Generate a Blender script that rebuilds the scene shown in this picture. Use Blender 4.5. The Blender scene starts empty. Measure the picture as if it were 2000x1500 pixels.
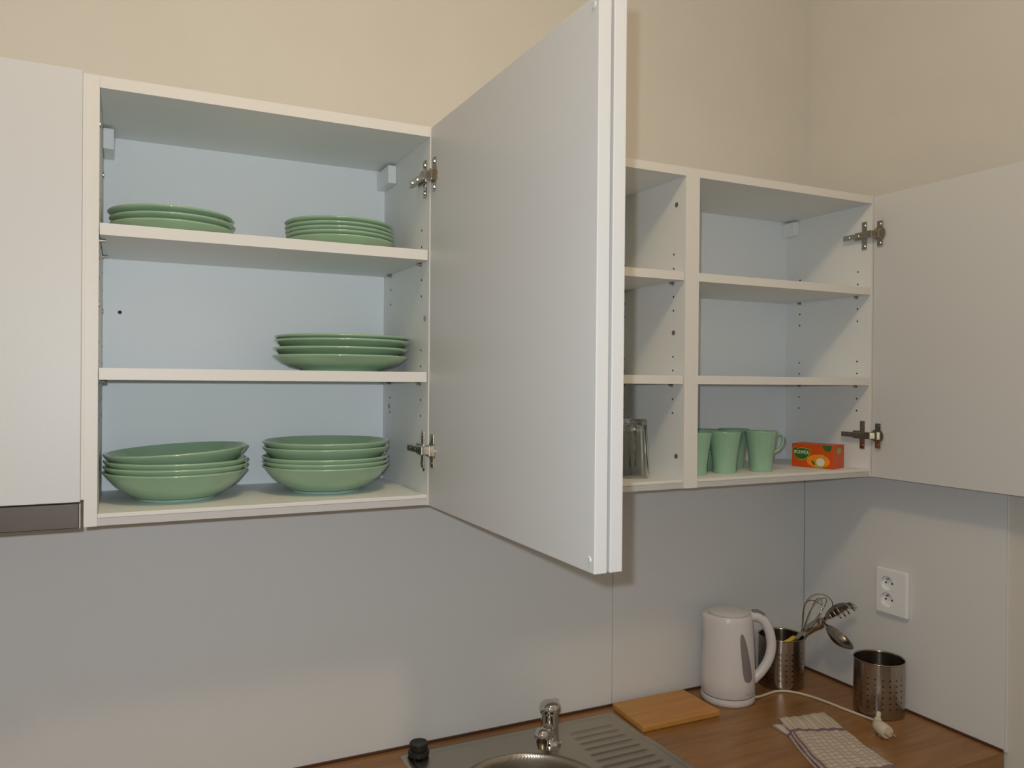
import bpy, bmesh, math, random
from mathutils import Vector, Matrix
random.seed(4)
S = bpy.context.scene
COL = S.collection
PI = math.pi

# ------------------------------------------------------------------ camera
cam_data = bpy.data.cameras.new('camera'); cam = bpy.data.objects.new('camera', cam_data); COL.objects.link(cam)
yaw, pitch, roll = .4544, -.0041, .0085
fw = Vector((math.sin(yaw)*math.cos(pitch), math.cos(yaw)*math.cos(pitch), math.sin(pitch)))
rt = Vector((math.cos(yaw), -math.sin(yaw), 0)); up = rt.cross(fw)
r2 = rt*math.cos(roll) + up*math.sin(roll); u2 = up*math.cos(roll) - rt*math.sin(roll)
M = Matrix((r2, u2, -fw)).transposed().to_4x4(); M.translation = Vector((.0351, -1.6811, .2319))
cam.matrix_world = M
cam_data.sensor_width = 36; cam_data.lens = 1555/2000*36; cam_data.clip_start = .02
S.camera = cam

# ------------------------------------------------------------------ world, lights, exposure
W = bpy.data.worlds.new('world'); S.world = W; W.use_nodes = True
W.node_tree.nodes['Background'].inputs[0].default_value = (1, .9, .8, 1)
W.node_tree.nodes['Background'].inputs[1].default_value = .05
def point(name, loc, power, col, rad):
    d = bpy.data.lights.new(name, 'POINT'); d.energy = power; d.color = col; d.shadow_soft_size = rad
    o = bpy.data.objects.new(name, d); o.location = loc; COL.objects.link(o); return o
point('ceiling_lamp_light', (.34, -1.45, 1.62), 20.5, (1, .775, .49), .10)      # room lamp above and behind the viewer
point('camera_flash', (.0095, -1.668, .262), 25.0, (.89, .95, 1.0), .008)       # the flash that throws the hard shadows
S.view_settings.view_transform = 'Standard'; S.view_settings.look = 'None'
S.view_settings.exposure = 0.2; S.view_settings.gamma = 1; S.view_settings.use_curve_mapping = False

# ------------------------------------------------------------------ materials
def new_mat(name):
    m = bpy.data.materials.new(name); m.use_nodes = True
    nt = m.node_tree; return m, nt, nt.nodes['Principled BSDF']
def mat(name, col, rough=.5, metal=0, noise=0, nscale=60, bump=0, bscale=400, coat=0, aniso=0, trans=0, ior=1.45, spec=.5, stretch=None):
    m, nt, b = new_mat(name)
    b.inputs['Base Color'].default_value = (*col, 1); b.inputs['Roughness'].default_value = rough
    b.inputs['Metallic'].default_value = metal; b.inputs['IOR'].default_value = ior
    b.inputs['Specular IOR Level'].default_value = spec
    if coat: b.inputs['Coat Weight'].default_value = coat; b.inputs['Coat Roughness'].default_value = .05
    if trans: b.inputs['Transmission Weight'].default_value = trans
    tc = nt.nodes.new('ShaderNodeTexCoord'); vec = tc.outputs['Object']
    if stretch:
        mp = nt.nodes.new('ShaderNodeMapping'); mp.inputs['Scale'].default_value = stretch
        nt.links.new(vec, mp.inputs[0]); vec = mp.outputs[0]
    if noise:
        n = nt.nodes.new('ShaderNodeTexNoise'); n.inputs['Scale'].default_value = nscale; n.inputs['Detail'].default_value = 4
        nt.links.new(vec, n.inputs['Vector'])
        r = nt.nodes.new('ShaderNodeValToRGB')
        r.color_ramp.elements[0].position = .3; r.color_ramp.elements[1].position = .7
        r.color_ramp.elements[0].color = (*[c*(1-noise) for c in col], 1)
        r.color_ramp.elements[1].color = (*[min(1, c*(1+noise)) for c in col], 1)
        nt.links.new(n.outputs['Fac'], r.inputs[0]); nt.links.new(r.outputs[0], b.inputs['Base Color'])
    if bump:
        n2 = nt.nodes.new('ShaderNodeTexNoise'); n2.inputs['Scale'].default_value = bscale; n2.inputs['Detail'].default_value = 3
        nt.links.new(vec, n2.inputs['Vector'])
        bp = nt.nodes.new('ShaderNodeBump'); bp.inputs['Strength'].default_value = bump; bp.inputs['Distance'].default_value = .001
        nt.links.new(n2.outputs['Fac'], bp.inputs['Height']); nt.links.new(bp.outputs[0], b.inputs['Normal'])
    if aniso:
        b.inputs['Anisotropic'].default_value = aniso; b.inputs['Anisotropic Rotation'].default_value = .25
        tg = nt.nodes.new('ShaderNodeTangent'); tg.direction_type = 'RADIAL'; tg.axis = 'Z'
        nt.links.new(tg.outputs[0], b.inputs['Tangent'])
    return m
def wood_mat(name, dark, light, rough, scale=(2.2, 26, 26), bump=.15):
    m, nt, b = new_mat(name)
    tc = nt.nodes.new('ShaderNodeTexCoord'); mp = nt.nodes.new('ShaderNodeMapping'); mp.inputs['Scale'].default_value = scale
    nt.links.new(tc.outputs['Object'], mp.inputs[0])
    n = nt.nodes.new('ShaderNodeTexNoise'); n.inputs['Scale'].default_value = 1.6; n.inputs['Detail'].default_value = 7; n.inputs['Roughness'].default_value = .62
    n.inputs['Distortion'].default_value = .6
    nt.links.new(mp.outputs[0], n.inputs['Vector'])
    r = nt.nodes.new('ShaderNodeValToRGB'); r.color_ramp.elements[0].position = .33; r.color_ramp.elements[1].position = .68
    r.color_ramp.elements[0].color = (*dark, 1); r.color_ramp.elements[1].color = (*light, 1)
    nt.links.new(n.outputs['Fac'], r.inputs[0]); nt.links.new(r.outputs[0], b.inputs['Base Color'])
    b.inputs['Roughness'].default_value = rough
    bp = nt.nodes.new('ShaderNodeBump'); bp.inputs['Strength'].default_value = bump; bp.inputs['Distance'].default_value = .001
    nt.links.new(n.outputs['Fac'], bp.inputs['Height']); nt.links.new(bp.outputs[0], b.inputs['Normal'])
    return m
MW = mat('cream_wall_paint', (.655, .63, .58), .85, noise=.015, nscale=6, bump=.25, bscale=260)
MCEIL = mat('ceiling_paint', (.80, .77, .72), .9, noise=.01, nscale=5)
MSPLASH = mat('greige_splash_laminate', (.70, .71, .71), .55, noise=.02, nscale=500, bump=.08, bscale=900)
MFLOOR = wood_mat('brown_floor', (.10, .055, .03), (.17, .10, .055), .45, (3, 12, 12))
MCAB = mat('white_melamine', (.80, .815, .80), .5, noise=.012, nscale=700, bump=.10, bscale=900)
MEDGE = mat('white_edge_banding', (.74, .72, .68), .45, noise=.01, nscale=300)
MBACK = mat('white_back_board', (.83, .875, .90), .55, noise=.015, nscale=600, bump=.10, bscale=800)
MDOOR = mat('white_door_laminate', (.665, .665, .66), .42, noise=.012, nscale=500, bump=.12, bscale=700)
MGREY = mat('light_grey_edge', (.55, .54, .53), .5, noise=.02, nscale=200)
MHOLE = mat('dark_hole', (.05, .04, .035), .8, noise=.1, nscale=300)
MSCREW = mat('zinc_screw', (.42, .38, .33), .35, metal=.9, noise=.1, nscale=300)
MNICK = mat('nickel_hinge', (.50, .45, .38), .22, metal=1, noise=.08, nscale=120)
MPLAST = mat('white_plastic', (.84, .85, .86), .32, noise=.01, nscale=200)
MGREEN = mat('sage_green_glaze', (.305, .46, .30), .16, noise=.04, nscale=20, coat=.7)
MFOOT = mat('pale_foot_glaze', (.36, .55, .45), .25, noise=.04, nscale=40)
MMUG = mat('mint_green_glaze', (.275, .46, .32), .16, noise=.04, nscale=20, coat=.7)
MGLASS = mat('clear_glass', (.97, .985, .96), .03, trans=1, ior=1.45)
MWORK = wood_mat('oak_worktop', (.215, .098, .029), (.35, .175, .056), .33)
MBOARD = wood_mat('bamboo_board', (.46, .21, .050), (.58, .29, .078), .45, (3, 60, 30))
MSEAL = mat('brown_sealing_strip', (.085, .032, .018), .5, noise=.1, nscale=100)
MSTEEL = mat('brushed_sink_steel', (.47, .43, .36), .30, metal=1, noise=.06, nscale=90, bump=.05, bscale=300, stretch=(1, 12, 1))
MCHROME = mat('chrome', (.62, .60, .58), .07, metal=1, noise=.02, nscale=60)
MHOOD = mat('polished_hood_steel', (.33, .31, .31), .16, metal=1, noise=.05, nscale=12)
MHOODE = mat('hood_bright_edge', (.8, .85, .85), .3, metal=1, noise=.02, nscale=40)
MPERF = mat('perforated_steel', (.40, .345, .30), .20, metal=1, noise=.06, nscale=70, aniso=.85)
MUT = mat('utensil_steel', (.46, .43, .38), .12, metal=1, noise=.05, nscale=60)
MWIRE = mat('whisk_wire', (.42, .33, .24), .25, metal=1, noise=.05, nscale=60)
MYEL = mat('yellow_plastic', (.72, .50, .02), .35, noise=.05, nscale=60)
MKET = mat('kettle_white_plastic', (.66, .635, .64), .30, noise=.01, nscale=100)
MKGREY = mat('kettle_grey_window', (.22, .20, .20), .25, noise=.05, nscale=100)
MLINE = mat('seam_shadow_gap', (.25, .22, .20), .6, noise=.05, nscale=100)
MCORD = mat('cream_cord_rubber', (.62, .55, .44), .45, noise=.03, nscale=100)
MBRASS = mat('plug_pin_brass', (.75, .58, .35), .25, metal=1, noise=.05, nscale=90)
MBLACK = mat('black_rubber', (.018, .018, .016), .45, noise=.2, nscale=90)
MORANGE = mat('orange_carton', (.62, .078, .004), .40, noise=.05, nscale=40)
MPGREEN = mat('printed_green', (.035, .14, .02), .4, noise=.1, nscale=200)
MPLIME = mat('printed_lime', (.42, .42, .05), .4, noise=.1, nscale=200)
MPYEL = mat('printed_amber', (.85, .26, .01), .4, noise=.1, nscale=90)
MPWHITE = mat('printed_white', (.72, .68, .60), .4, noise=.03, nscale=200)
MPGREYG = mat('printed_pale_green', (.28, .34, .12), .4, noise=.1, nscale=300)

# towel: woven check from UVs
def towel_mat():
    m, nt, b = new_mat('checked_towel_cotton'); N = nt.nodes; L = nt.links
    uv = N.new('ShaderNodeUVMap'); uv.uv_map = 'UVMap'; sp = N.new('ShaderNodeSeparateXYZ'); L.new(uv.outputs[0], sp.inputs[0])
    def mth(op, a, v=None, c=None):
        n = N.new('ShaderNodeMath'); n.operation = op
        for i, x in enumerate((a, v, c)):
            if x is None: continue
            if isinstance(x, (int, float)): n.inputs[i].default_value = x
            else: L.new(x, n.inputs[i])
        return n.outputs[0]
    def line(src, n, w): return mth('LESS_THAN', mth('FRACT', mth('MULTIPLY', src, n)), w)
    lu = line(sp.outputs[0], 11, .16); lv = mth('MULTIPLY', line(sp.outputs[1], 19, .20), mth('LESS_THAN', sp.outputs[1], .68))
    band = mth('LESS_THAN', mth('ABSOLUTE', mth('SUBTRACT', sp.outputs[1], .70)), .022)
    edge = mth('LESS_THAN', mth('ABSOLUTE', mth('SUBTRACT', sp.outputs[0], .045)), .022)
    edge2 = mth('LESS_THAN', mth('ABSOLUTE', mth('SUBTRACT', sp.outputs[1], .04)), .025)
    thin = mth('MAXIMUM', lu, lv); thick = mth('MAXIMUM', mth('MAXIMUM', band, mth('MULTIPLY', edge, mth('LESS_THAN', sp.outputs[1], .7))), edge2)
    c1 = N.new('ShaderNodeMix'); c1.data_type = 'RGBA'; c1.inputs[6].default_value = (.60, .52, .42, 1); c1.inputs[7].default_value = (.40, .32, .285, 1)
    L.new(thin, c1.inputs[0])
    c2 = N.new('ShaderNodeMix'); c2.data_type = 'RGBA'; c2.inputs[7].default_value = (.22, .14, .17, 1)
    L.new(thick, c2.inputs[0]); L.new(c1.outputs[2], c2.inputs[6]); L.new(c2.outputs[2], b.inputs['Base Color'])
    b.inputs['Roughness'].default_value = .9
    no = N.new('ShaderNodeTexNoise'); no.inputs['Scale'].default_value = 900
    bp = N.new('ShaderNodeBump'); bp.inputs['Strength'].default_value = .4; bp.inputs['Distance'].default_value = .001
    L.new(no.outputs['Fac'], bp.inputs['Height']); L.new(bp.outputs[0], b.inputs['Normal'])
    return m
MTOWEL = towel_mat()

# ------------------------------------------------------------------ helpers
ORG = {}
def origin(o): return ORG.get(o.name, Vector((0, 0, 0))) if o else Vector((0, 0, 0))
def tag(o, label, cat, group=None):
    o['label'] = label; o['category'] = cat
    if group: o['group'] = group
    return o
def thing(name, label, cat, loc, group=None, rotz=0, local=False):
    o = bpy.data.objects.new(name, None); o.empty_display_size = .02; COL.objects.link(o)
    o.location = loc; o.rotation_euler = (0, 0, rotz)
    ORG[o.name] = Vector((0, 0, 0)) if local else Vector(loc)
    return tag(o, label, cat, group)
def link(name, me, m, parent=None, smooth=False, auto=None):
    """me: mesh in world coordinates; shifted to the parent's frame"""
    o = bpy.data.objects.new(name, me); COL.objects.link(o)
    if m: me.materials.append(m)
    org = origin(parent)
    if parent:
        o.parent = parent; ORG[o.name] = org
        me.transform(Matrix.Translation(-org))
    if smooth:
        me.polygons.foreach_set('use_smooth', [True]*len(me.polygons))
        if auto is not None:
            me.set_sharp_from_angle(angle=math.radians(auto))
    return o
def bm2me(bm, name):
    bmesh.ops.recalc_face_normals(bm, faces=bm.faces)
    me = bpy.data.meshes.new(name); bm.to_mesh(me); bm.free(); return me
def add_box(bm, x0, x1, y0, y1, z0, z1, bev=0, mtx=None):
    vs = [bm.verts.new((x, y, z)) for x in (x0, x1) for y in (y0, y1) for z in (z0, z1)]
    f = [(0, 1, 3, 2), (4, 6, 7, 5), (0, 4, 5, 1), (2, 3, 7, 6), (0, 2, 6, 4), (1, 5, 7, 3)]
    fs = [bm.faces.new([vs[i] for i in q]) for q in f]
    if bev:
        es = list({e for fc in fs for e in fc.edges})
        r = bmesh.ops.bevel(bm, geom=es, offset=bev, segments=2, affect='EDGES', profile=.5)
        vs = list({v for fc in r['faces'] for v in fc.verts})
    if mtx is not None: bmesh.ops.transform(bm, matrix=mtx, verts=[v for v in vs if v.is_valid])
def box(name, x0, x1, y0, y1, z0, z1, m, parent=None, bev=.0008):
    bm = bmesh.new(); add_box(bm, min(x0, x1), max(x0, x1), min(y0, y1), max(y0, y1), min(z0, z1), max(z0, z1), bev)
    return link(name, bm2me(bm, name), m, parent)
def add_cyl(bm, p0, p1, r0, r1=None, n=20, cap=True):
    p0 = Vector(p0); p1 = Vector(p1); r1 = r0 if r1 is None else r1
    d = (p1-p0); q = d.to_track_quat('Z', 'Y').to_matrix()
    A = [bm.verts.new(p0 + q @ Vector((r0*math.cos(2*PI*i/n), r0*math.sin(2*PI*i/n), 0))) for i in range(n)]
    B = [bm.verts.new(p1 + q @ Vector((r1*math.cos(2*PI*i/n), r1*math.sin(2*PI*i/n), 0))) for i in range(n)]
    for i in range(n): bm.faces.new((A[i], A[(i+1) % n], B[(i+1) % n], B[i]))
    if cap: bm.faces.new(A[::-1]); bm.faces.new(B)
def cyl(name, p0, p1, r0, m, parent=None, r1=None, n=24, auto=35):
    bm = bmesh.new(); add_cyl(bm, p0, p1, r0, r1, n); return link(name, bm2me(bm, name), m, parent, True, auto)
def catmull(pts, k=8):
    P = [Vector(p) for p in pts]; out = []
    for i in range(len(P)-1):
        a = P[max(i-1, 0)]; b = P[i]; c = P[i+1]; d = P[min(i+2, len(P)-1)]
        for j in range(k):
            t = j/k
            out.append(.5*((2*b)+(c-a)*t+(2*a-5*b+4*c-d)*t*t+(3*b-a-3*c+d)*t**3))
    out.append(P[-1]); return out
def add_tube(bm, pts, rad, n=10, flat=None):
    """flat=(ra, rb, refvec): elliptical section, ra along refvec"""
    rings = []; T0 = None; nrm = None
    for i, p in enumerate(pts):
        t = (pts[min(i+1, len(pts)-1)] - pts[max(i-1, 0)]).normalized()
        if flat: nrm = (flat[2] - t*flat[2].dot(t)).normalized()
        elif nrm is None:
            a = Vector((0, 0, 1)) if abs(t.z) < .9 else Vector((1, 0, 0)); nrm = (a - t*a.dot(t)).normalized()
        else: nrm = (nrm - t*nrm.dot(t)).normalized()
        bi = t.cross(nrm)
        ra, rb = (flat[0], flat[1]) if flat else ((rad[i], rad[i]) if isinstance(rad, (list, tuple)) else (rad, rad))
        rings.append([bm.verts.new(p + nrm*ra*math.cos(2*PI*k/n) + bi*rb*math.sin(2*PI*k/n)) for k in range(n)])
    for a, b in zip(rings, rings[1:]):
        for k in range(n): bm.faces.new((a[k], a[(k+1) % n], b[(k+1) % n], b[k]))
    bm.faces.new(rings[0][::-1]); bm.faces.new(rings[-1])
def tube(name, pts, rad, m, parent=None, n=10, k=8, flat=None):
    bm = bmesh.new(); add_tube(bm, catmull(pts, k) if k else [Vector(p) for p in pts], rad, n, flat)
    return link(name, bm2me(bm, name), m, parent, True, 50)
def lathe_me(name, prof, c=(0, 0, 0), n=64, deform=None):
    bm = bmesh.new(); rings = []
    for r, z in prof:
        if r < 1e-6: rings.append([bm.verts.new((c[0], c[1], c[2]+z))])
        else:
            ring = []
            for i in range(n):
                a = 2*PI*i/n; rr = r*(deform(a, z, r) if deform else 1)
                ring.append(bm.verts.new((c[0]+rr*math.cos(a), c[1]+rr*math.sin(a), c[2]+z)))
            rings.append(ring)
    for A, B in zip(rings, rings[1:]):
        if len(A) == 1 and len(B) == 1: continue
        for i in range(n):
            j = (i+1) % n
            if len(A) == 1: bm.faces.new((A[0], B[i], B[j]))
            elif len(B) == 1: bm.faces.new((A[i], A[j], B[0]))
            else: bm.faces.new((A[i], A[j], B[j], B[i]))
    return bm2me(bm, name)
def lathe(name, prof, c, m, parent=None, n=64, deform=None, auto=40):
    return link(name, lathe_me(name, prof, c, n, deform), m, parent, True, auto)
def struct(o): o['kind'] = 'structure'; return o
def dup(o, loc, label, rot=None):
    c = o.copy(); COL.objects.link(c); c.location = loc; c['label'] = label
    if rot: c.rotation_euler = rot
    for ch in list(o.children):
        d = ch.copy(); COL.objects.link(d); d.parent = c
        for g in ch.children:
            e = g.copy(); COL.objects.link(e); e.parent = d
    return c
def discs(name, spots, axis_x, r, m, parent, t=.0005, n=10):
    """small flat discs on a vertical side panel; axis_x=+1 faces +X"""
    bm = bmesh.new()
    for x, y, z in spots: add_cyl(bm, (x, y, z), (x+axis_x*t, y, z), r, n=n)
    o = link(name, bm2me(bm, name), m, parent); return o

# ------------------------------------------------------------------ room shell
ZT = -.582; ZF = -1.48; ZC = 1.80; XR = 1.800; YB = .004
wb = struct(box('wall_back', -2.2, XR+.1, YB, YB+.1, ZF, ZC, MW, bev=0))
wr = struct(box('wall_right', XR, XR+.1, -3.4, YB, ZF, ZC, MW, bev=0))
struct(box('wall_left', -2.3, -2.2, -3.4, YB+.1, ZF, ZC, MW, bev=0))
struct(box('wall_front', -2.3, XR+.1, -3.5, -3.4, ZF, ZC, MW, bev=0))
struct(box('floor', -2.3, XR+.1, -3.5, YB+.1, ZF-.1, ZF, MFLOOR, bev=0))
struct(box('ceiling', -2.3, XR+.1, -3.5, YB+.1, ZC, ZC+.1, MCEIL, bev=0))
# laminate splash panels fixed to the walls between worktop and cupboards
box('splash_panel', -1.3, 1.1423, 0, YB, ZT, .012, MSPLASH, wb, .0006)
box('splash_panel', 1.1437, 1.7935, 0, YB, ZT, .012, MSPLASH, wb, .0006)
box('splash_panel', 1.794, XR, -.5805, -.0008, ZT, .012, MSPLASH, wr, .0008)
box('panel_end_trim', 1.7955, XR, -.5855, -.581, ZT, .012, MEDGE, wr, .0005)

# ------------------------------------------------------------------ worktop, with a cut-out for the sink
def worktop():
    bm = bmesh.new(); xs = [-1.3, .60, 1.10, 1.7935]; ys = [-.5805, -.45, -.06, -.0005]
    g = {}
    for zz in (ZT-.038, ZT):
        for i, x in enumerate(xs):
            for j, y in enumerate(ys): g[i, j, zz] = bm.verts.new((x, y, zz))
    lo, hi = ZT-.038, ZT
    for i in range(3):
        for j in range(3):
            if (i, j) == (1, 1): continue
            bm.faces.new([g[i, j, hi], g[i+1, j, hi], g[i+1, j+1, hi], g[i, j+1, hi]])
            bm.faces.new([g[i, j+1, lo], g[i+1, j+1, lo], g[i+1, j, lo], g[i, j, lo]])
    def side(a, b): bm.faces.new([g[(*a, lo)], g[(*b, lo)], g[(*b, hi)], g[(*a, hi)]])
    for i in range(3): side((i, 0), (i+1, 0)); side((i+1, 3), (i, 3))
    for j in range(3): side((3, j), (3, j+1)); side((0, j+1), (0, j))
    side((1, 1), (1, 2)); side((1, 2), (2, 2)); side((2, 2), (2, 1)); side((2, 1), (1, 1))
    return bm2me(bm, 'worktop')
wt = thing('worktop', 'oak brown wooden worktop running along the back wall into the right corner', 'worktop', (0, -.29, ZT))
link('slab', worktop(), MWORK, wt)
box('sealing_strip', -1.3, 1.7935, -.0045, -.0002, ZT+.0001, ZT+.0055, MSEAL, wt, .0005)
box('sealing_strip', 1.7895, 1.7938, -.5800, -.0046, ZT+.0001, ZT+.0055, MSEAL, wt, .0005)

# ------------------------------------------------------------------ wall cupboards
YF = -.287; H = .70; T = .0185; SA = .4725; SB = .2465
PIN = [.5155, .4840, .4215, .3905, .2882, .2577, .1940, .1634]
def hinge(door, side, xs, sgn, zc):
    """concealed hinge; xs = inner face of the side panel, sgn = -1 when the inside lies to -X"""
    s = sgn
    bm = bmesh.new(); add_box(bm, *sorted((xs, xs+s*.003)), -.2735, -.2590, zc-.035, zc+.035, .0008)
    add_box(bm, *sorted((xs+s*.003, xs+s*.006)), -.2750, -.2400, zc-.010, zc+.010, .0006)
    add_cyl(bm, (xs+s*.003, -.266, zc+.026), (xs+s*.005, -.266, zc+.026), .0042, n=12)
    add_cyl(bm, (xs+s*.003, -.266, zc-.026), (xs+s*.005, -.266, zc-.026), .0042, n=12)
    link('mounting_plate', bm2me(bm, 'mounting_plate'), MNICK, side)
    bm = bmesh.new(); xd = xs - s*.0015      # door's inner face
    add_box(bm, *sorted((xs+s*.006, xs+s*.0145)), -.283, -.211, zc-.0062, zc+.0062, .0012)           # arm
    add_cyl(bm, (xs+s*.0145, -.228, zc), (xs+s*.0158, -.228, zc), .004, n=12)
    add_cyl(bm, (xs+s*.0145, -.256, zc), (xs+s*.0158, -.256, zc), .004, n=12)
    add_box(bm, *sorted((xs+s*.004, xs+s*.017)), -.300, -.281, zc-.0085, zc+.0085, .0015)            # knuckle
    add_box(bm, *sorted((xd, xd+s*.0085)), -.3125, -.296, zc-.0105, zc+.0105, .0015)                 # link into cup
    add_cyl(bm, (xd, -.3085, zc), (xd+s*.0018, -.3085, zc), .0172, n=28)                              # cup rim
    add_box(bm, *sorted((xd, xd+s*.0022)), -.3185, -.3025, zc-.031, zc+.031, .0008)                  # flange
    add_cyl(bm, (xd+s*.0022, -.310, zc+.0235), (xd+s*.0036, -.310, zc+.0235), .004, n=12)
    add_cyl(bm, (xd+s*.0022, -.310, zc-.0235), (xd+s*.0036, -.310, zc-.0235), .004, n=12)
    link('hinge', bm2me(bm, 'hinge'), MNICK, door, False)
def cupboard(label, xl, xr, zb=0.0, shelves=True, tl=.0185, tr=.0185, dots=True, brackets=.088, screws_r=(), screws_l=()):
    """xl, xr are the inner faces of the side panels"""
    r = thing('wall_cupboard', label, 'cupboard', ((xl+xr)/2, -.15, zb), 'white wall cupboards')
    sl = box('side_panel', xl-tl, xl, YF, -.0005, zb, H, MCAB, r)
    sr = box('side_panel', xr, xr+tr, YF, -.0005, zb, H, MCAB, r)
    box('edge_banding', xl-tl, xl, YF-.0008, YF-.0001, zb, H, MEDGE, sl, 0)
    box('edge_banding', xr, xr+tr, YF-.0008, YF-.0001, zb, H, MEDGE, sr, 0)
    tp = box('top_panel', xl+.0002, xr-.0002, YF, -.0005, H-T, H, MCAB, r)
    box('edge_banding', xl+.0002, xr-.0002, YF-.0008, YF-.0001, H-T, H, MEDGE, tp, 0)
    bt = box('bottom_panel', xl+.0002, xr-.0002, YF+.0015, -.0005, zb+.001, zb+.019, MCAB, r, .0015)
    box('edge_banding', xl+.0002, xr-.0002, YF-.0005, YF+.0014, zb+.0125, zb+.0192, MEDGE, bt, .0008)
    box('edge_strip', xl+.0002, xr-.0002, YF+.0002, YF+.0014, zb+.0005, zb+.0122, MGREY, bt, 0)
    box('back_panel', xl+.0002, xr-.0002, -.0045, -.001, zb+.019, H-T, MBACK, r, 0)
    for x0 in (xl+.0003, xr-.0183) if brackets else ():
        bk = bmesh.new(); add_box(bk, x0, x0+.018, -brackets, -.0046, .639, .676, .002)
        link('bracket_cover', bm2me(bk, 'bracket_cover'), MPLAST, r)
    if shelves:
        for zs in (SA, SB):
            s = box('shelf', xl+.001, xr-.0025, YF+.002, -.005, zs-.0185, zs, MCAB, r)
            box('edge_banding', xl+.001, xr-.0025, YF+.0012, YF+.0019, zs-.0185, zs, MEDGE, s, 0)
            for xx, d in ((xl, 1), (xr, -1)):
                for yy in (-.2445, -.055):
                    bm = bmesh.new(); add_cyl(bm, (xx, yy, zs-.0215), (xx+d*.009, yy, zs-.0215), .0026, n=12)
                    add_cyl(bm, (xx, yy, zs-.0215), (xx+d*.0018, yy, zs-.0215), .0042, n=12)
                    link('shelf_pin', bm2me(bm, 'shelf_pin'), MSCREW, s, False)
    if dots:
        for x, d, pan in ((xl, 1, sl), (xr, -1, sr)):
            bm = bmesh.new()
            for z in PIN:
                for yy in (-.2465, -.054): add_cyl(bm, (x, yy, z), (x+d*.0004, yy, z), .0023, n=10)
            link('pin_hole', bm2me(bm, 'pin_hole'), MHOLE, pan)['kind'] = 'stuff'
    for (yy, z) in screws_r:
        bm = bmesh.new(); add_cyl(bm, (xr, yy, z), (xr-.0012, yy, z), .0055, n=16); add_cyl(bm, (xr-.0012, yy, z), (xr-.0016, yy, z), .0030, n=6)
        link('screw_head', bm2me(bm, 'screw_head'), MSCREW, sr)
    for (yy, z) in screws_l:
        bm = bmesh.new(); add_cyl(bm, (xl, yy, z), (xl+.0012, yy, z), .0055, n=16); add_cyl(bm, (xl+.0012, yy, z), (xl+.0016, yy, z), .0030, n=6)
        link('screw_head', bm2me(bm, 'screw_head'), MSCREW, sl)
    return r, sl, sr, bt
def bumper(door, x, d, z):
    bm = bmesh.new(); add_cyl(bm, (x, -.856, z), (x+d*.0015, -.856, z), .0048, .0038, n=16)
    link('bumper_pad', bm2me(bm, 'bumper_pad'), mat('clear_bumper', (.62, .63, .60), .25, noise=.02), door)

# leftmost: closed door
c0, s0l, s0r, _ = cupboard('closed white wall cupboard at the left edge above the steel hood strip', -.600, -.0371, .0425, False, dots=False)
box('door', -.618, -.0225, -.306, -.2885, .0415, .6985, MDOOR, c0, .001)
# open one holding the crockery
SCR = [(-.2545, .6244), (-.0478, .6244), (-.2484, .3435), (-.0478, .176), (-.2616, .0665)]
c1, s1l, s1r, _ = cupboard('open white wall cupboard holding the green plates and bowls, door swung right', 0, .543, 0, True,
                 screws_r=[(-.2672, .3473), (-.0478, .176), (-.2682, .0659)], screws_l=[(-.2733, .6281), (-.05, .60), (-.05, .352), (-.2672, .3473)])
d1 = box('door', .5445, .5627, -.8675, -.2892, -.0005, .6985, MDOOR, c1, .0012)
for z in (.608, .102): hinge(d1, s1r, .543, -1, z)
for z in (.0155, .6875): bumper(d1, .5445, -1, z)
bm = bmesh.new(); add_cyl(bm, (.0288, -.0045, .3548), (.0288, -.0052, .3548), .0035, n=12); link('screw_hole', bm2me(bm, 'screw_hole'), MHOLE, c1)
# middle one with the glasses, its door back to back with the first
c2, s2l, s2r, _ = cupboard('open white wall cupboard with drinking glasses, middle, behind the swung-out doors', .5850, 1.134, 0, True, brackets=0,
                 screws_r=[(-.2551, .6244), (-.2484, .3415), (-.2616, .0683)])
d2 = box('door', .5667, .5848, -.8675, -.2892, -.0005, .6985, MDOOR, c2, .0012)
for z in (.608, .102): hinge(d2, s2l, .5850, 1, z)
# right one with mugs and tea, door open flat along the right wall
c3, s3l, s3r, _ = cupboard('open white wall cupboard with mugs and tea box in the right corner', 1.171, 1.712, 0, True, brackets=.050)
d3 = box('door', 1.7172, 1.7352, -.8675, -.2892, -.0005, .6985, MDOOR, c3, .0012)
for z in (.604, .103): hinge(d3, s3r, 1.712, -1, z)
box('filler_strip', 1.7305, 1.7935, -.280, -.262, 0, H, MCAB, c3)

# ------------------------------------------------------------------ cooker hood strip below the closed cupboard
hd = thing('cooker_hood', 'slim polished steel cooker hood front below the closed left cupboard', 'cooker hood', (-.32, -.15, .0))
box('hood_body', -.617, -.0365, -.286, -.0005, .003, .0420, MHOODE, hd, .001)
box('hood_front', -.618, -.0240, -.306, -.2865, .0015, .0395, MHOOD, hd, .0015)
box('end_cap', -.0238, -.0222, -.3065, -.288, .0015, .0395, MHOODE, hd, .0005)

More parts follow.
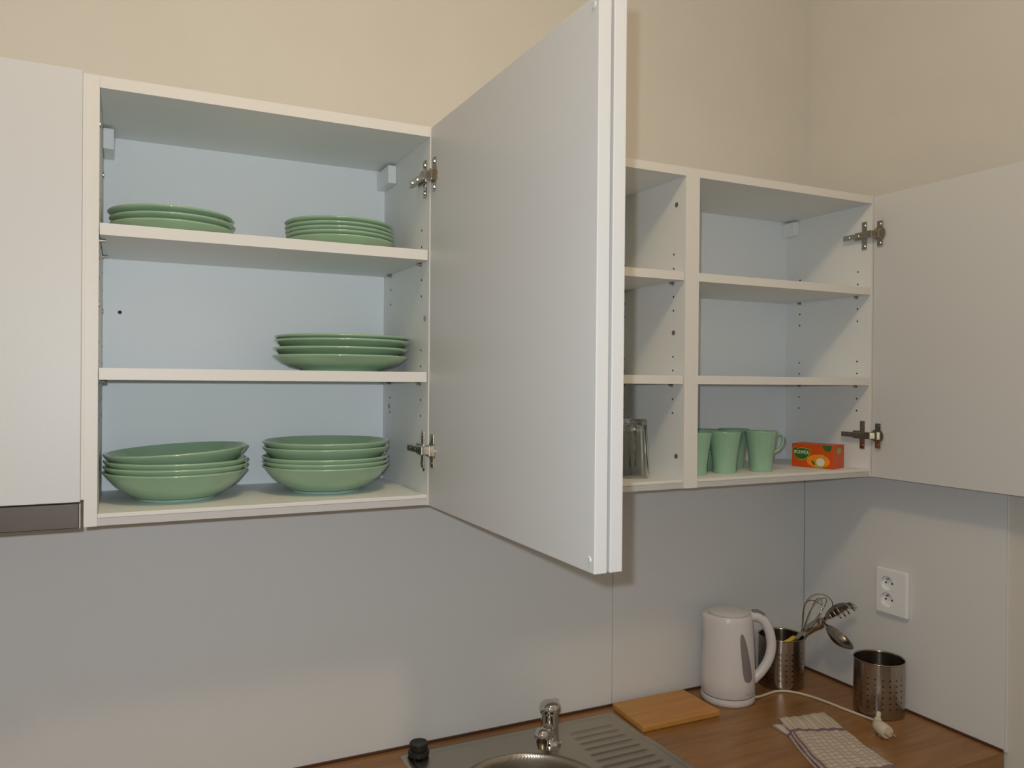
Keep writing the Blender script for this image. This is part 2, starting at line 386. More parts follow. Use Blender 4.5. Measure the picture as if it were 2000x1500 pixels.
# ------------------------------------------------------------------ crockery
def shell(outer, inner): return outer + inner
def arc(rc, zc, q, a0=-50, a1=170, n=8): return [(rc+q*math.cos(math.radians(a0+(a1-a0)*i/n)), zc+q*math.sin(math.radians(a0+(a1-a0)*i/n))) for i in range(n+1)]
SIDE = [(0, .0035), (.050, .0035), (.0515, 0), (.0545, 0), (.056, .0035), (.076, .0055), (.090, .0105), (.0985, .0175), *arc(.1000, .0206, .0020),
         (.096, .0180), (.088, .0135), (.074, .0090), (.054, .0068), (0, .0065)]
DINNER = [(0, .0035), (.068, .0035), (.0700, 0), (.0735, 0), (.0755, .0040), (.096, .0085), (.113, .0165), (.1235, .0245), *arc(.1253, .0278, .0021),
           (.1195, .0240), (.110, .0190), (.095, .0120), (.072, .0075), (0, .0070)]
BOWL = [(0, .005), (.0595, .005), (.066, .0055), (.074, .0085), (.090, .0185), (.1030, .0300), (.1125, .0415), *arc(.1163, .0498, .0021),
         (.1095, .0430), (.0995, .0315), (.0865, .0205), (.071, .0120), (.055, .0088), (0, .0085)]
def crock(name, prof, foot=None):
    me = lathe_me(name, prof, n=96); me.materials.append(MGREEN)
    me.polygons.foreach_set('use_smooth', [True]*len(me.polygons)); me.set_sharp_from_angle(angle=math.radians(60))
    o = bpy.data.objects.new(name, me); COL.objects.link(o)
    if foot:
        f = bpy.data.objects.new('foot_ring', lathe_me('foot_ring', foot, n=64)); f.data.materials.append(MFOOT); COL.objects.link(f); f.parent = o
        f.data.polygons.foreach_set('use_smooth', [True]*len(f.data.polygons))
    return o
ORD = {1: 'only', 2: 'second from bottom', 3: 'third from bottom', 4: 'fourth from bottom'}
def stack(proto, used, spots, what, where, cat, group, h):
    n = len(spots)
    for i, (x, y, zr, rot) in enumerate(spots):
        pos = 'lowest' if i == 0 else ('topmost' if i == n-1 else ORD[i+1])
        lab = '%s, %s of the stack %s' % (what, pos, where)
        loc = (x, y, zr-h)
        if not used[0]: o = proto; o.location = loc; o['label'] = lab; o['category'] = cat; used[0] = True
        else: o = dup(proto, loc, lab)
        o['group'] = group
        o.rotation_euler = rot or (0, 0, 0)
sp = crock('side_plate', SIDE); u = [False]
stack(sp, u, [(.1127, -.150, .4948, None), (.1133, -.150, .5062, None), (.1108, -.150, .5176, None)],
      'sage green side plate', 'at top shelf left', 'plate', 'side plates at top shelf left', .0222)
stack(sp, u, [(.4120, -.150, .4952, None), (.4112, -.150, .5036, None), (.4100, -.150, .5110, None), (.4090, -.149, .5192, None), (.4082, -.150, .5280, None)],
      'sage green side plate', 'at top shelf right', 'plate', 'side plates at top shelf right', .0222)
dp = crock('dinner_plate', DINNER); u = [False]
stack(dp, u, [(.4100, -.165, .2762, None), (.4107, -.165, .2905, None), (.4135, -.166, .3050, None), (.4138, -.165, .3125, None)],
      'sage green dinner plate', 'on the middle shelf', 'plate', 'dinner plates on the middle shelf', .0296)
FOOT = [(.0590, .0049), (.0590, .0005), (.0600, 0), (.0630, 0), (.0642, .0008), (.0668, .0054)]
bw = crock('deep_bowl', BOWL, FOOT); u = [False]
stack(bw, u, [(.1215, -.153, .0707, None), (.1225, -.153, .0803, None), (.1230, -.153, .0898, None), (.1250, -.152, .1068, (0, -.055, 0))],
      'sage green deep bowl', 'at cupboard bottom left', 'bowl', 'deep bowls at cupboard bottom left', .0516)
stack(bw, u, [(.3862, -.153, .0707, None), (.3862, -.153, .0792, None), (.3858, -.153, .0875, None), (.3861, -.153, .1055, None), (.3865, -.153, .1160, None)],
      'sage green deep bowl', 'at cupboard bottom right', 'bowl', 'deep bowls at cupboard bottom right', .0516)

# mugs
MUG = [(0, .0035), (.0215, .0035), (.0235, 0), (.0262, 0), (.0268, .003), (.0272, .014), (.0288, .032), (.0322, .057), (.0362, .082), (.0388, .0950), (.0391, .0962),
       (.0384, .0970), (.0370, .0955), (.0342, .082), (.0300, .057), (.0266, .032), (.0250, .014), (.0235, .008), (0, .0072)]
def mug():
    me = lathe_me('mug', MUG, n=64); me.materials.append(MMUG); me.polygons.foreach_set('use_smooth', [True]*len(me.polygons)); me.set_sharp_from_angle(angle=math.radians(60))
    o = bpy.data.objects.new('mug', me); COL.objects.link(o)
    bm = bmesh.new()
    pts = catmull([(.0365, 0, .087), (.0465, 0, .0885), (.0530, 0, .080), (.0515, 0, .065), (.0430, 0, .052), (.0305, 0, .045)], 8)
    add_tube(bm, pts, 0, 12, flat=(.0052, .0028, Vector((0, 1, 0))))
    h = bpy.data.objects.new('handle', bm2me(bm, 'handle')); h.data.materials.append(MMUG); COL.objects.link(h); h.parent = o
    h.data.polygons.foreach_set('use_smooth', [True]*len(h.data.polygons))
    return o
mg = mug(); zc = .0192
spots = [((1.312, -.213), 2.3, 'mint green mug in the front row between two others, handle hidden'),
         ((1.4215, -.216), -.46, 'mint green mug nearest the tea box with its handle turned right'),
         ((1.2255, -.212), 2.4, 'mint green mug half hidden by the cupboard divider, front row'),
         ((1.4130, -.130), 1.9, 'mint green mug in the back row behind the two right front mugs'),
         ((1.3215, -.122), 2.0, 'mint green mug in the back row next to the cupboard divider')]
for i, ((x, y), a, lab) in enumerate(spots):
    o = mg if i == 0 else dup(mg, (0, 0, 0), lab)
    o.location = (x, y, zc); o.rotation_euler = (0, 0, a); tag(o, lab, 'mug', 'mint green mugs')

# drinking glasses upside down
GL = [(0, .1300), (.0285, .1300), (.0302, .1285), (.0306, .126), (.0325, .095), (.0346, .062), (.0364, .034), (.0376, .012), (.0383, .0010), (.0384, 0), (.0372, 0), (.0368, .0015),
      (.0338, .045), (.0308, .090), (.0285, .1130), (.026, .1165), (0, .1175)]
def facet(a, z, r):
    if r < .0306+(.126-z)/.126*.0078-.0012 or z < .012 or z > .1275: return 1
    k = 10; h = PI/k; f = ((a+h*.6) % (2*h))-h
    return 1-(1-math.cos(h)/math.cos(f))*min(1, (z-.012)/.03)*1.25
me = lathe_me('drinking_glass', GL, n=120, deform=facet); me.materials.append(MGLASS); me.polygons.foreach_set('use_smooth', [True]*len(me.polygons)); me.set_sharp_from_angle(angle=math.radians(40))
g1 = bpy.data.objects.new('drinking_glass', me); COL.objects.link(g1); g1.location = (1.0600, -.2000, .0193)
tag(g1, 'clear faceted drinking glass upside down, front one beside the open door edge', 'glass', 'upturned drinking glasses')
g2 = dup(g1, (1.083, -.100, .0193), 'clear faceted drinking glass upside down, standing behind the front glass'); g2['group'] = 'upturned drinking glasses'

# tea box: local x along the logo face, local y into the box
tb = thing('tea_box', 'orange cardboard tea box with green logo on the cupboard bottom', 'box', (1.5815, -.159, .0194), rotz=math.atan2(-.953, .304), local=True)
L, Wd, Hh = .1085, .060, .0585
box('carton', 0, L, 0, Wd, 0, Hh, MORANGE, tb, .0006)
def poly(name, pts, y, m, parent, t=.0003, side=False):
    """flat print: pts (x, z) on the logo face (y), or on the end face (x = y value) when side"""
    bm = bmesh.new()
    A = [bm.verts.new((p[0], y, p[1]) if not side else (y, p[0], p[1])) for p in pts]
    d = Vector((0, -t, 0)) if not side else Vector((t, 0, 0))
    B = [bm.verts.new(v.co+d) for v in A]
    bm.faces.new(A); bm.faces.new(B[::-1])
    n = len(A)
    for i in range(n): bm.faces.new((A[i], A[(i+1) % n], B[(i+1) % n], B[i]))
    return link(name, bm2me(bm, name), m, parent)
def ell(cx, cz, rx, rz, n=28, a0=0, a1=2*PI): return [(cx+rx*math.cos(a0+(a1-a0)*i/n), cz+rz*math.sin(a0+(a1-a0)*i/n)) for i in range(n)]
def shield(cx, cz, w, h):   # flat-topped leaf: wavy top, round belly
    p = [(cx-w, cz+h*.55), (cx-w*.72, cz+h*.95), (cx-w*.5, cz+h*.62), (cx-w*.1, cz+h*.80), (cx+w*.4, cz+h*.75), (cx+w, cz+h*.62)]
    q = [(cx+w*.93*math.cos(a), cz+h*.45-h*1.4*math.sin(a)) for a in [PI*(i+1)/14 for i in range(13)]]
    return p + q
FY = -.0003
poly('printed_glow', ell(.070, .0170, .030, .0165), FY, MPYEL, tb)
poly('logo_border', shield(.0262, .0345, .0250, .0185), FY-.0004, MPLIME, tb)
lg = poly('logo_patch', shield(.0259, .0345, .0232, .0165), FY-.0008, MPGREEN, tb)
fc = bpy.data.curves.new('logo_lettering', 'FONT'); fc.body = 'PICKWICK'; fc.size = .0118; fc.align_x = 'CENTER'; fc.extrude = .0002; fc.offset = .0002
tmp = bpy.data.objects.new('logo_lettering_curve', fc); COL.objects.link(tmp); bpy.context.view_layer.update()
tme = bpy.data.meshes.new_from_object(tmp.evaluated_get(bpy.context.evaluated_depsgraph_get())); bpy.data.objects.remove(tmp); tme.materials.clear(); tme.materials.append(MPWHITE)
lt = bpy.data.objects.new('logo_lettering', tme); COL.objects.link(lt); lt.parent = tb
lt.location = (.0262, FY-.0013, .0335); lt.rotation_euler = (PI/2, 0, 0); lt.scale = (.70, 1, 1)
for nm, pts, m, k in (('printed_saucer', ell(.0745, .0060, .0130, .0042), MPLIME, 4), ('printed_cup', ell(.0760, .0150, .0108, .0100, 28), MPWHITE, 5),
                      ('printed_leaf', [(.052, .0170), (.0555, .0185), (.0590, .0150), (.0620, .0085), (.0590, .0065), (.0545, .0110)], MPGREEN, 6),
                      ('printed_leaf', [(.0800, .0575), (.1040, .0575), (.1030, .0480), (.0985, .0425), (.0915, .0430), (.0840, .0480)], MPGREEN, 4),
                      ('printed_steam', ell(.0795, .0295, .0065, .0045), MPLIME, 4)):
    poly(nm, pts, -.0002*k, m, tb)
poly('printed_badge', ell(.029, .0440, .0135, .0078), L+.0003, MPGREYG, tb, side=True)

# ------------------------------------------------------------------ sink, tap, stopper
def sink_me():
    x0, x1, y0, y1 = .5765, 1.1230, -.4700, -.0350
    cx, cy, R = .7720, -.2830, .1560; st = .0026
    nx = int((x1-x0)/st); ny = int((y1-y0)/st)
    def ss(a, b, v):
        t = max(0, min(1, (v-a)/(b-a))); return t*t*(3-2*t)
    def h(x, y):
        e = min(x-x0, x1-x, y-y0, y1-y)
        z = .0030*ss(0, .003, e) - .0022*ss(.012, .018, e)           # raised rim then the pressed-in field
        d = math.hypot(x-cx, y-cy)
        z += .0016*ss(R+.016, R+.006, d)*0 - .150*ss(R, R-.030, d)**.8
        if d > R+.012:
            gx0 = .960 - .115*(-.099-y); gx1 = 1.088
            if gx0 < x < gx1 and -.44 < y < -.086:
                f = (y+.0992)/.0279; k = abs(f-round(f))
                z -= .0026*ss(.27, .08, k)*min(1, (x-gx0)/.010, (gx1-x)/.012)
        return ZT+.0002+z
    bm = bmesh.new(); V = [[None]*(ny+1) for _ in range(nx+1)]
    for i in range(nx+1):
        for j in range(ny+1):
            x = x0+(x1-x0)*i/nx; y = y0+(y1-y0)*j/ny
            V[i][j] = bm.verts.new((x, y, h(x, y)))
    for i in range(nx):
        for j in range(ny): bm.faces.new((V[i][j], V[i+1][j], V[i+1][j+1], V[i][j+1]))
    return bm2me(bm, 'sink_bowl')
sk = thing('kitchen_sink', 'stainless steel sink with round bowl and ribbed drainer in the worktop', 'sink', (.85, -.25, ZT))
link('sink_basin', sink_me(), MSTEEL, sk, True)
bm = bmesh.new(); add_cyl(bm, (.6225, -.066, ZT+.0009), (.6225, -.066, ZT+.0018), .0085, n=20); link('stopper_shade_disc', bm2me(bm, 'stopper_shade_disc'), MBLACK, sk)  # black disc painted in for the shade and reflection beside the stopper
bm = bmesh.new(); add_cyl(bm, (.772, -.283, ZT-.1505), (.772, -.283, ZT-.1480), .036, n=28); link('drain', bm2me(bm, 'drain'), MCHROME, sk, True, 40)

tp = thing('mixer_tap', 'chrome single lever mixer tap behind the round sink bowl', 'tap', (.9000, -.1185, ZT+.0010))
TX, TY = .9000, -.1185; z0 = ZT+.0012
lathe('tap_body', [(0, 0), (.0265, 0), (.0265, .004), (.0225, .007), (.0205, .012), (.0195, .040), (.0195, .068), (0, .068)], (TX, TY, z0), MCHROME, tp, 40)
lathe('lever_cap', [(0, .0685), (.0215, .0685), (.0235, .072), (.0240, .080), (.0225, .088), (.0170, .0935), (.008, .0960), (0, .0965)], (TX, TY, z0), MCHROME, tp, 40)
bm = bmesh.new(); lv = catmull([(TX+.010, TY+.004, z0+.081), (TX+.020, TY+.018, z0+.081), (TX+.034, TY+.036, z0+.079)], 5); add_tube(bm, lv, 0, 12, flat=(.0085, .0042, Vector((.7, -.7, 0))))
link('lever', bm2me(bm, 'lever'), MCHROME, tp, True, 60)
tube('spout', [(TX-.005, TY-.006, z0+.030), (TX-.025, TY-.033, z0+.042), (TX-.048, TY-.062, z0+.054), (TX-.060, TY-.078, z0+.058)], [.0165]*8+[.0150]*8+[.0140]*9, MCHROME, tp, 16)
lathe('aerator', [(0, -.022), (.0095, -.022), (.0105, -.020), (.0150, -.006), (.0165, .003), (.0155, .011), (.0110, .0175), (.005, .0200), (0, .0203)], (TX-.065, TY-.0845, z0+.059), MCHROME, tp, 32)

st = thing('sink_stopper', 'black rubber sink stopper standing on the left rear sink corner', 'stopper', (.6135, -.0535, ZT+.0032))
lathe('stopper_disc', [(0, 0), (.0200, 0), (.0225, .002), (.0232, .008), (.0225, .0115), (.0180, .013), (0, .013)], (.6135, -.0535, ZT+.0034), MBLACK, st, 32)
lathe('stopper_plug', [(0, .0132), (.0182, .0132), (.0190, .016), (.0200, .027), (.0185, .0290), (.0120, .0275), (0, .0270)], (.6135, -.0535, ZT+.0034), MBLACK, st, 32)
tube('stopper_cord', [(.5975, -.072, ZT+.006), (.5950, -.083, ZT+.0048), (.5930, -.100, ZT+.0045), (.5965, -.125, ZT+.0045), (.606, -.150, ZT+.0040)], .0014, MBLACK, st, 8)

# ------------------------------------------------------------------ chopping board
bd = bmesh.new(); ZB = ZT+.0008
crn = [(1.1210, -.1640), (1.3480, -.1660), (1.3495, -.0190), (1.1325, -.0180)]
A = [bd.verts.new((x, y, ZB)) for x, y in crn]; B = [bd.verts.new((x, y, ZB+.0145)) for x, y in crn]
bd.faces.new(A[::-1]); bd.faces.new(B)
for i in range(4): bd.faces.new((A[i], A[(i+1) % 4], B[(i+1) % 4], B[i]))
bmesh.ops.bevel(bd, geom=[e for e in bd.edges], offset=.0022, segments=3, affect='EDGES', profile=.5)
cb = link('chopping_board', bm2me(bd, 'chopping_board'), MBOARD, None, False)
tag(cb, 'small bamboo chopping board lying between sink drainer and kettle', 'chopping board')

# ------------------------------------------------------------------ kettle
KX, KY = 1.4410, -.0860; U = Vector((.905, -.425, 0)); F = Vector((-.66, -.75, 0))
kt = thing('electric_kettle', 'white plastic electric kettle with grey water window near the back corner', 'kettle', (KX, KY, ZT))
K0 = ZT+.0004
lathe('power_base', [(0, 0), (.0645, 0), (.0675, .003), (.0685, .010), (.0678, .0165), (.065, .0180), (0, .0180)], (KX, KY, K0), MKET, kt, 72)
lathe('seam', [(0, .0181), (.0660, .0181), (.0660, .0205), (0, .0205)], (KX, KY, K0), MLINE, kt, 72)
la = math.atan2(-U.y, -U.x)
def beak(a, z, r):
    d = (a-la+PI) % (2*PI)-PI
    return 1+.17*math.exp(-(d/.30)**2)*max(0, (z-.160)/.062)**1.3 if z > .160 else 1
prof = [(0, .0206), (.0665, .0206), (.0679, .023), (.0676, .060), (.0664, .100), (.0648, .140), (.0630, .170), (.0614, .190), (.0600, .205), (.0590, .218), (.0565, .2215), (0, .2215)]
def kr(z):
    P = [(.023, .0679), (.060, .0676), (.100, .0664), (.140, .0648), (.170, .0630), (.190, .0614), (.205, .0600)]
    for (a, b), (c, d) in zip(P, P[1:]):
        if z <= c: return b+(d-b)*(z-a)/(c-a)
    return .060
kb = lathe('kettle_body', prof, (KX, KY, K0), MKET, kt, 96, beak)
lathe('lid', [(0, .2217), (.0500, .2217), (.0510, .2240), (.0440, .2275), (.028, .2295), (0, .2300)], (KX, KY, K0), MKET, kt, 72)
def kp(u, z, f=0): return Vector((KX, KY, 0)) + U*u + F*f + Vector((0, 0, ZT+z))
tube('handle', [kp(.046, .208), kp(.070, .212), (kp(.0915, .200)), kp(.1065, .172), kp(.1120, .135), kp(.1045, .100), kp(.0860, .070), kp(.0640, .048)], 0, MKET, kt, 18, 8,
     flat=(.0115, .0125, Vector((-.42, -.90, 0))))
box_m = bmesh.new(); add_tube(box_m, catmull([kp(.062, .2255), kp(.078, .2250), kp(.092, .2165)], 5), 0, 12, flat=(.0085, .0035, Vector((-.42, -.90, 0))))
link('switch', bm2me(box_m, 'switch'), MKGREY, kt, True, 60)
# water-level window: long drop on the body between front and handle
def window():
    bm = bmesh.new(); n = 26; rows = []
    fa = math.atan2(F.y, F.x); ua = fa + math.radians(41)
    for i in range(n+1):
        t = i/n; z = .060+.125*t
        w = (.215*(1-t)**.55*(1-.15*(1-t)) + .05)*math.sqrt(max(0, 1-(2*t-1)**8)) + .002
        ctr = ua + .14 - .30*t
        R0 = kr(z)
        rows.append([bm.verts.new((KX+(R0+.0008)*math.cos(ctr+s*w), KY+(R0+.0008)*math.sin(ctr+s*w), K0+z)) for s in (-1, -.5, 0, .5, 1)])
    for a, b in zip(rows, rows[1:]):
        for k in range(4): bm.faces.new((a[k], a[k+1], b[k+1], b[k]))
    return bm2me(bm, 'water_window')
wn = link('water_window', window(), MKGREY, kt, True)
a0 = math.atan2(F.y, F.x) + math.radians(46)
bm = bmesh.new()
for i in range(9):
    a = a0 + (i-4)*.034; R = .0698
    c, s = math.cos(a), math.sin(a); c2_, s2_ = math.cos(a+.022), math.sin(a+.022)
    z1 = K0+.0310; hh = .0026 if i % 3 else .0036
    bm.faces.new([bm.verts.new((KX+R*c, KY+R*s, z1)), bm.verts.new((KX+R*c2_, KY+R*s2_, z1)), bm.verts.new((KX+R*c2_, KY+R*s2_, z1+hh)), bm.verts.new((KX+R*c, KY+R*s, z1+hh))])
link('maker_mark', bm2me(bm, 'maker_mark'), mat('mark_grey', (.40, .37, .35), .5, noise=.02), kt)
# mains lead and plug belong to the kettle's base
cz = ZT+.0034
tube('power_cord', [(1.487, -.128, cz+.006), (1.515, -.123, cz+.002), (1.548, -.115, cz), (1.585, -.112, cz), (1.615, -.128, cz), (1.636, -.165, cz), (1.648, -.215, cz), (1.654, -.270, cz), (1.662, -.320, cz), (1.654, -.362, cz+.006), (1.633, -.380, cz+.014)], .0031, MCORD, kt, 12, 8)
PB = Vector((1.6180, -.3980, ZT+.0190)); D = Vector((-.24, -.965, -.10)).normalized(); Pr = Vector((D.y, -D.x, 0)).normalized()
bm = bmesh.new()
pl = [PB - D*.012, PB - D*.006, PB + D*.006, PB + D*.016, PB + D*.030, PB + D*.0325]
add_tube(bm, pl, [.0075, .0125, .0150, .0152, .0150, .0138], 20)
add_tube(bm, catmull([PB - D*.004 + Vector((.000, 0, .002)), PB - D*.010 + Vector((.012, .004, .010)), PB - D*.010 + Vector((.022, .010, .020))], 5), [.0085]*5+[.0055]*5+[.003], 12)
link('plug', bm2me(bm, 'plug'), MCORD, kt, True, 50)
for s in (-1, 1):
    cyl('plug_pin', PB + D*.0328 + Pr*.0088*s, PB + D*.051 + Pr*.0088*s, .0023, MBRASS, kt, n=12)

# ------------------------------------------------------------------ perforated utensil holders
def holder_me():
    R, Hh = .0590, .1310; bm = bmesh.new()
    ncol = 22; rows = 6; zs = [0, .018]; pitch = .0140; z = .018
    for k in range(rows): zs.append(zs[-1]+pitch)
    zs += [Hh]
    def P(a, z): return Vector((R*math.cos(a), R*math.sin(a), z))
    cache = {}
    def V(a, z):
        k = (round((a % (2*PI))*1e4) % round(2*PI*1e4), round(z*1e6))
        if k not in cache: cache[k] = bm.verts.new(P(a, z))
        return cache[k]
    da = 2*PI/ncol
    for c in range(ncol):
        a0 = c*da
        A = [a0, a0+da/3, a0+2*da/3, a0+da]
        for ri in range(len(zs)-1):
            zl, zh = zs[ri], zs[ri+1]
            if 1 <= ri <= rows:
                am, zm = a0+da/2, (zl+zh)/2; r = .0021
                outer = [V(A[0], zl), V(A[1], zl), V(A[2], zl), V(A[3], zl), V(A[3], zh), V(A[2], zh), V(A[1], zh), V(A[0], zh)]
                ang = [-2.55, -2.0, -1.14, -.59, .59, 1.14, 2.0, 2.55]
                inner = [bm.verts.new(P(am+r/R*math.cos(t), zm+r*math.sin(t))) for t in ang]
                for k in range(8): bm.faces.new((outer[k], outer[(k+1) % 8], inner[(k+1) % 8], inner[k]))
            else:
                for k in range(3): bm.faces.new((V(A[k], zl), V(A[k+1], zl), V(A[k+1], zh), V(A[k], zh)))
    bm.faces.new([V(c*da/3, 0) for c in range(ncol*3)][::-1])
    bmesh.ops.recalc_face_normals(bm, faces=bm.faces)
    bmesh.ops.solidify(bm, geom=list(bm.faces), thickness=.0009)
    me = bpy.data.meshes.new('utensil_holder'); bm.to_mesh(me); bm.free()
    me.materials.append(MPERF); me.polygons.foreach_set('use_smooth', [True]*len(me.polygons)); me.set_sharp_from_angle(angle=math.radians(40))
    return me
hm = holder_me()
h1 = bpy.data.objects.new('utensil_holder', hm); COL.objects.link(h1); h1.location = (1.6410, -.0690, ZT+.0012)
tag(h1, 'perforated steel utensil holder behind the kettle handle, full of utensils', 'utensil holder', 'perforated steel utensil holders')
rim = bpy.data.objects.new('rolled_rim', lathe_me('rolled_rim', [(.0575, .1300), (.0585, .1322), (.0598, .1325), (.0603, .1310), (.0598, .1295), (.0575, .1300)], n=72)); rim.data.materials.append(MPERF)
rim.data.polygons.foreach_set('use_smooth', [True]*len(rim.data.polygons)); COL.objects.link(rim); rim.parent = h1
h2 = dup(h1, (1.7280, -.3080, ZT+.0012), 'empty perforated steel utensil holder below the wall socket'); h2['group'] = 'perforated steel utensil holders'
h2.rotation_euler = (0, 0, .12)

# ------------------------------------------------------------------ utensils in the rear holder
RGT = Vector((.50, -.86, 0)).normalized(); UPV = Vector((0, 0, 1)); TOC = Vector((-.70, -.71, 0))
wk = thing('balloon_whisk', 'wire balloon whisk standing in the holder behind the kettle', 'whisk', (1.62, -.05, ZT+.01))
B0 = Vector((1.693, -.094, -.452)); TP = Vector((1.7050, -.1560, -.3275)); ax = (TP-B0).normalized(); Ln = (TP-B0).length
s1 = ax.cross(TOC).normalized(); s2 = ax.cross(s1).normalized()
for k in range(4):
    a = PI*k/4+.25; sd = s1*math.cos(a)+s2*math.sin(a); L_ = Ln*(1-.07*k)
    pts = [B0 + ax*(L_*math.sin(PI*t)**.85) + sd*(.031*math.sin(2*PI*t)+.004*math.cos(PI*t)) for t in [i/30 for i in range(31)]]
    tube('wire_loop', pts, .0010, MWIRE, wk, 6, 0)
tube('handle', [B0 + ax*.004, B0-ax*.03, (1.655, -.060, -.500), (1.625, -.050, -.560)], .0045, MUT, wk, 12)
def spoon(root, name, c, a, n, L, W, D, m, slots=0):
    a = a.normalized(); n = (n-a*n.dot(a)).normalized(); w = n.cross(a)
    bm = bmesh.new(); NR, NA = 9, 32; rings = [[bm.verts.new(c-n*D)]]
    for i in range(1, NR+1):
        r = i/NR
        rings.append([bm.verts.new(c + a*L*r*math.cos(t) + w*W*r*math.sin(t) - n*D*(1-r**2.2)) for t in [2*PI*k/NA for k in range(NA)]])
    for k in range(NA): bm.faces.new((rings[0][0], rings[1][k], rings[1][(k+1) % NA]))
    for i in range(1, NR):
        for k in range(NA):
            bm.faces.new((rings[i][k], rings[i+1][k], rings[i+1][(k+1) % NA], rings[i][(k+1) % NA]))
    bmesh.ops.solidify(bm, geom=list(bm.faces), thickness=.0011)
    return link(name, bm2me(bm, name), m, root, True, 60)
ld = thing('ladle', 'steel serving ladle leaning right over the holder, lower of two shiny heads', 'ladle', (1.63, -.05, ZT+.01))
cL = Vector((1.7380, -.1770, -.4370)); aL = RGT*.80 - UPV*.58; nL = RGT*.55 + UPV*.75 + TOC*.10
spoon(ld, 'ladle_bowl', cL, aL, nL, .0425, .0300, .0200, MUT)
tube('handle', [cL-aL.normalized()*.037, (1.7120, -.122, -.407), (1.690, -.094, -.440), (1.655, -.060, -.505), (1.640, -.045, -.565)], 0, MUT, ld, 10, 8, flat=(.0055, .0014, Vector((.6, .2, .7))))
ps = thing('pasta_server', 'steel pasta server with pointed teeth, upper of two shiny heads over the holder', 'pasta server', (1.60, -.07, ZT+.01))
cP = Vector((1.7330, -.1740, -.3700)); aP = RGT*.72 + UPV*.62; nP = RGT*.62 - UPV*.66 + TOC*.38
spoon(ps, 'server_head', cP, aP, nP, .0420, .0300, .0170, MUT)
a_ = aP.normalized(); n_ = (nP-a_*nP.dot(a_)).normalized(); w_ = n_.cross(a_)
for k, off in enumerate((-.75, -.30, .15, .60)):
    q = cP + a_*.040*math.sqrt(1-off*off)*.96 + w_*.030*off
    tube('tooth', [q - n_*.001, q + a_*.006 + n_*.004, q + a_*.009 + n_*.016], [.0032]*6+[.0030]*6+[.0016], MUT, ps, 8, 6)
for sgn in (1, -1):
    for j in (0, 1, 2):
        q = cP + a_*(-.012+.013*j) + w_*.0300*sgn*.93
        tube('tooth', [q - n_*.001, q + w_*.003*sgn + n_*.006, q + w_*.002*sgn + n_*.015], [.0026]*4+[.0024]*4+[.0014], MUT, ps, 8, 4)
tube('handle', [cP - a_*.037, (1.706, -.128, -.405), (1.683, -.102, -.440), (1.640, -.085, -.505), (1.605, -.075, -.565)], 0, MUT, ps, 10, 8, flat=(.0055, .0014, Vector((.6, .2, .7))))
tg = thing('kitchen_tongs', 'small dark steel tongs end between whisk and ladle', 'tongs', (1.66, -.06, ZT+.01))
for dx in (-.004, .004):
    tube('jaw', [(1.714+dx, -.140, -.3985), (1.712+dx, -.136, -.417), (1.697+dx, -.112, -.436), (1.682+dx, -.098, -.460), (1.650+dx, -.070, -.565)], 0, MUT, tg, 10, 8, flat=(.0068, .0020, Vector((.5, -.6, .1))))
yh = thing('yellow_peeler', 'bright yellow plastic handle just inside the rim of the rear holder', 'peeler', (1.62, -.08, ZT+.01))
tube('handle_loop', [(1.617, -.100, -.4600), (1.630, -.106, -.4535), (1.648, -.104, -.4505), (1.662, -.092, -.4530), (1.664, -.080, -.460)], .0050, MYEL, yh, 12)
tube('shaft', [(1.617, -.100, -.4605), (1.618, -.092, -.500), (1.622, -.082, -.565)], .0040, MYEL, yh, 10)

# ------------------------------------------------------------------ double socket on the right wall
so = thing('wall_socket', 'white double wall socket on the right splash panel', 'socket', (1.794, -.297, -.295))
def cut(o, cutter):
    md = o.modifiers.new('b', 'BOOLEAN'); md.operation = 'DIFFERENCE'; md.object = cutter; md.solver = 'EXACT'
    dg = bpy.context.evaluated_depsgraph_get(); me = bpy.data.meshes.new_from_object(o.evaluated_get(dg))
    o.modifiers.clear(); o.data = me; bpy.data.objects.remove(cutter)
bm = bmesh.new(); add_box(bm, 1.7815, 1.7939, -.3425, -.2517, -.3525, -.2375, .0035)
pt = link('cover_plate', bm2me(bm, 'cover_plate'), MPLAST, so, False)
for zc_ in (-.2745, -.3165):
    bm = bmesh.new(); add_cyl(bm, (1.770, -.2850, zc_), (1.7905, -.2850, zc_), .0185, n=40)
    cme = bm2me(bm, 'c'); cme.transform(Matrix.Translation(-Vector(so.location))); co = bpy.data.objects.new('c', cme); COL.objects.link(co); co.parent = so
    bpy.context.view_layer.update(); cut(pt, co)
    cyl('earth_pin', (1.7905, -.2850, zc_+.0105), (1.7820, -.2850, zc_+.0105), .0024, MCHROME, so, n=12)
    bm = bmesh.new()
    for dy in (-.0095, .0095): add_cyl(bm, (1.7906, -.2850+dy, zc_-.001), (1.7902, -.2850+dy, zc_-.001), .0027, n=14)
    link('contact_holes', bm2me(bm, 'contact_holes'), MHOLE, so)

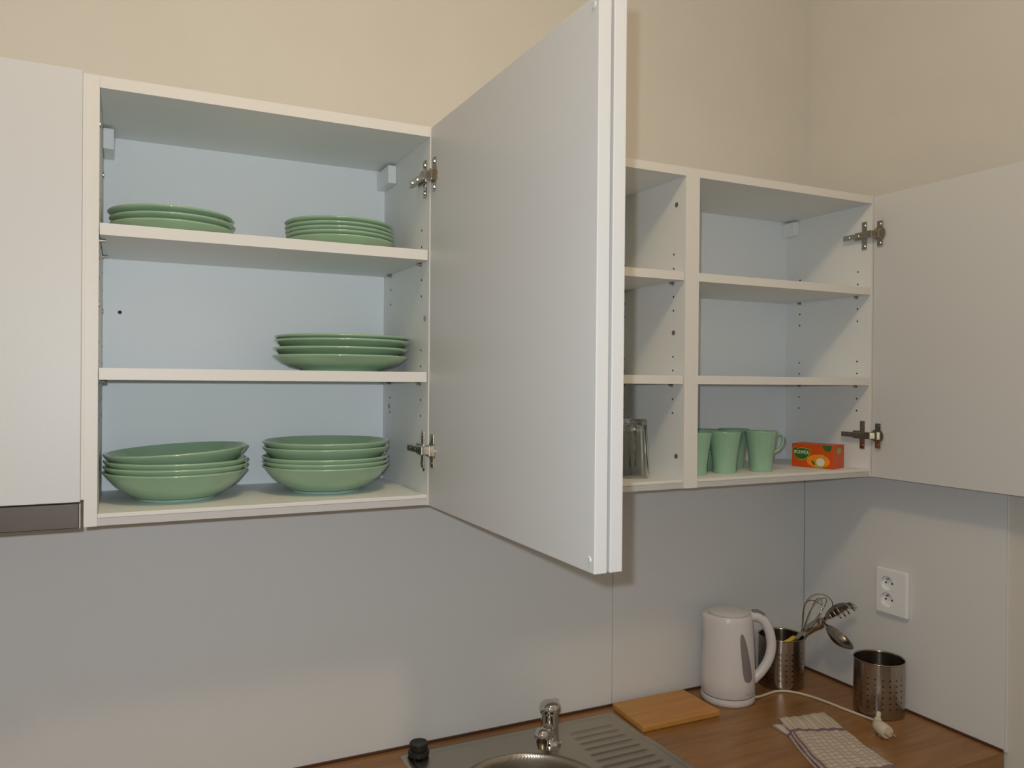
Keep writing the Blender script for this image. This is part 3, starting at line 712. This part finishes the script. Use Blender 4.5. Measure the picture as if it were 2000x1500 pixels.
# ------------------------------------------------------------------ folded tea towel
def towel_layer(rows, z0, th, seed, uoff=0):
    """rows: (left, right, v) control rows from near to far"""
    rnd = random.Random(seed); ph = [rnd.random()*6 for _ in range(4)]
    bm = bmesh.new(); uvl = bm.loops.layers.uv.new('UVMap'); NU, NV = 34, 60; top = []; bot = []; UVs = {}
    for j in range(NV+1):
        v = j/NV
        for (a, b, va), (c, d, vb) in zip(rows, rows[1:]):
            if va <= v <= vb+1e-9: t = (v-va)/(vb-va); l = Vector(a).lerp(Vector(c), t); r = Vector(b).lerp(Vector(d), t); break
        rt_, rb_ = [], []
        for i in range(NU+1):
            u = i/NU; p = l.lerp(r, u)
            p += Vector((.0025*math.sin(9*v+ph[0]), .0022*math.sin(7*u+ph[1])))*(1 if 0 < v < 1 else .6)
            e = min(u, 1-u, v, 1-v)*14
            z = z0+th*min(1, .35+e) + .0013*math.sin(23*v+ph[2])*math.sin(9*u+ph[3]) + .0010*math.sin(31*u+4*v+ph[1])
            a = bm.verts.new((p.x, p.y, z)); b = bm.verts.new((p.x, p.y, z0))
            UVs[a] = (u, v); UVs[b] = (u, v); rt_.append(a); rb_.append(b)
        top.append(rt_); bot.append(rb_)
    for j in range(NV):
        for i in range(NU):
            bm.faces.new((top[j][i], top[j][i+1], top[j+1][i+1], top[j+1][i]))
            bm.faces.new((bot[j][i], bot[j+1][i], bot[j+1][i+1], bot[j][i+1]))
    for j in range(NV):
        bm.faces.new((top[j][0], top[j+1][0], bot[j+1][0], bot[j][0])); bm.faces.new((top[j][NU], bot[j][NU], bot[j+1][NU], top[j+1][NU]))
    for i in range(NU):
        bm.faces.new((top[0][i], bot[0][i], bot[0][i+1], top[0][i+1])); bm.faces.new((top[NV][i], top[NV][i+1], bot[NV][i+1], bot[NV][i]))
    for f in bm.faces:
        for lp in f.loops: lp[uvl].uv = UVs[lp.vert]
    return bm2me(bm, 'towel')
tw = thing('tea_towel', 'folded white tea towel with thin purple check on the worktop', 'towel', (1.47, -.40, ZT))
R1 = [((1.330, -.515), (1.4960, -.548), 0), ((1.4200, -.318), (1.5430, -.368), .70), ((1.4540, -.252), (1.5830, -.272), 1)]
R0 = [((1.327, -.520), (1.4990, -.552), 0), ((1.4130, -.318), (1.5400, -.374), .70), ((1.4230, -.262), (1.5750, -.280), 1)]
link('lower_fold', towel_layer(R0, ZT+.0006, .0060, 3), MTOWEL, tw, True, 50)
link('upper_fold', towel_layer(R1, ZT+.0078, .0050, 8), MTOWEL, tw, True, 50)
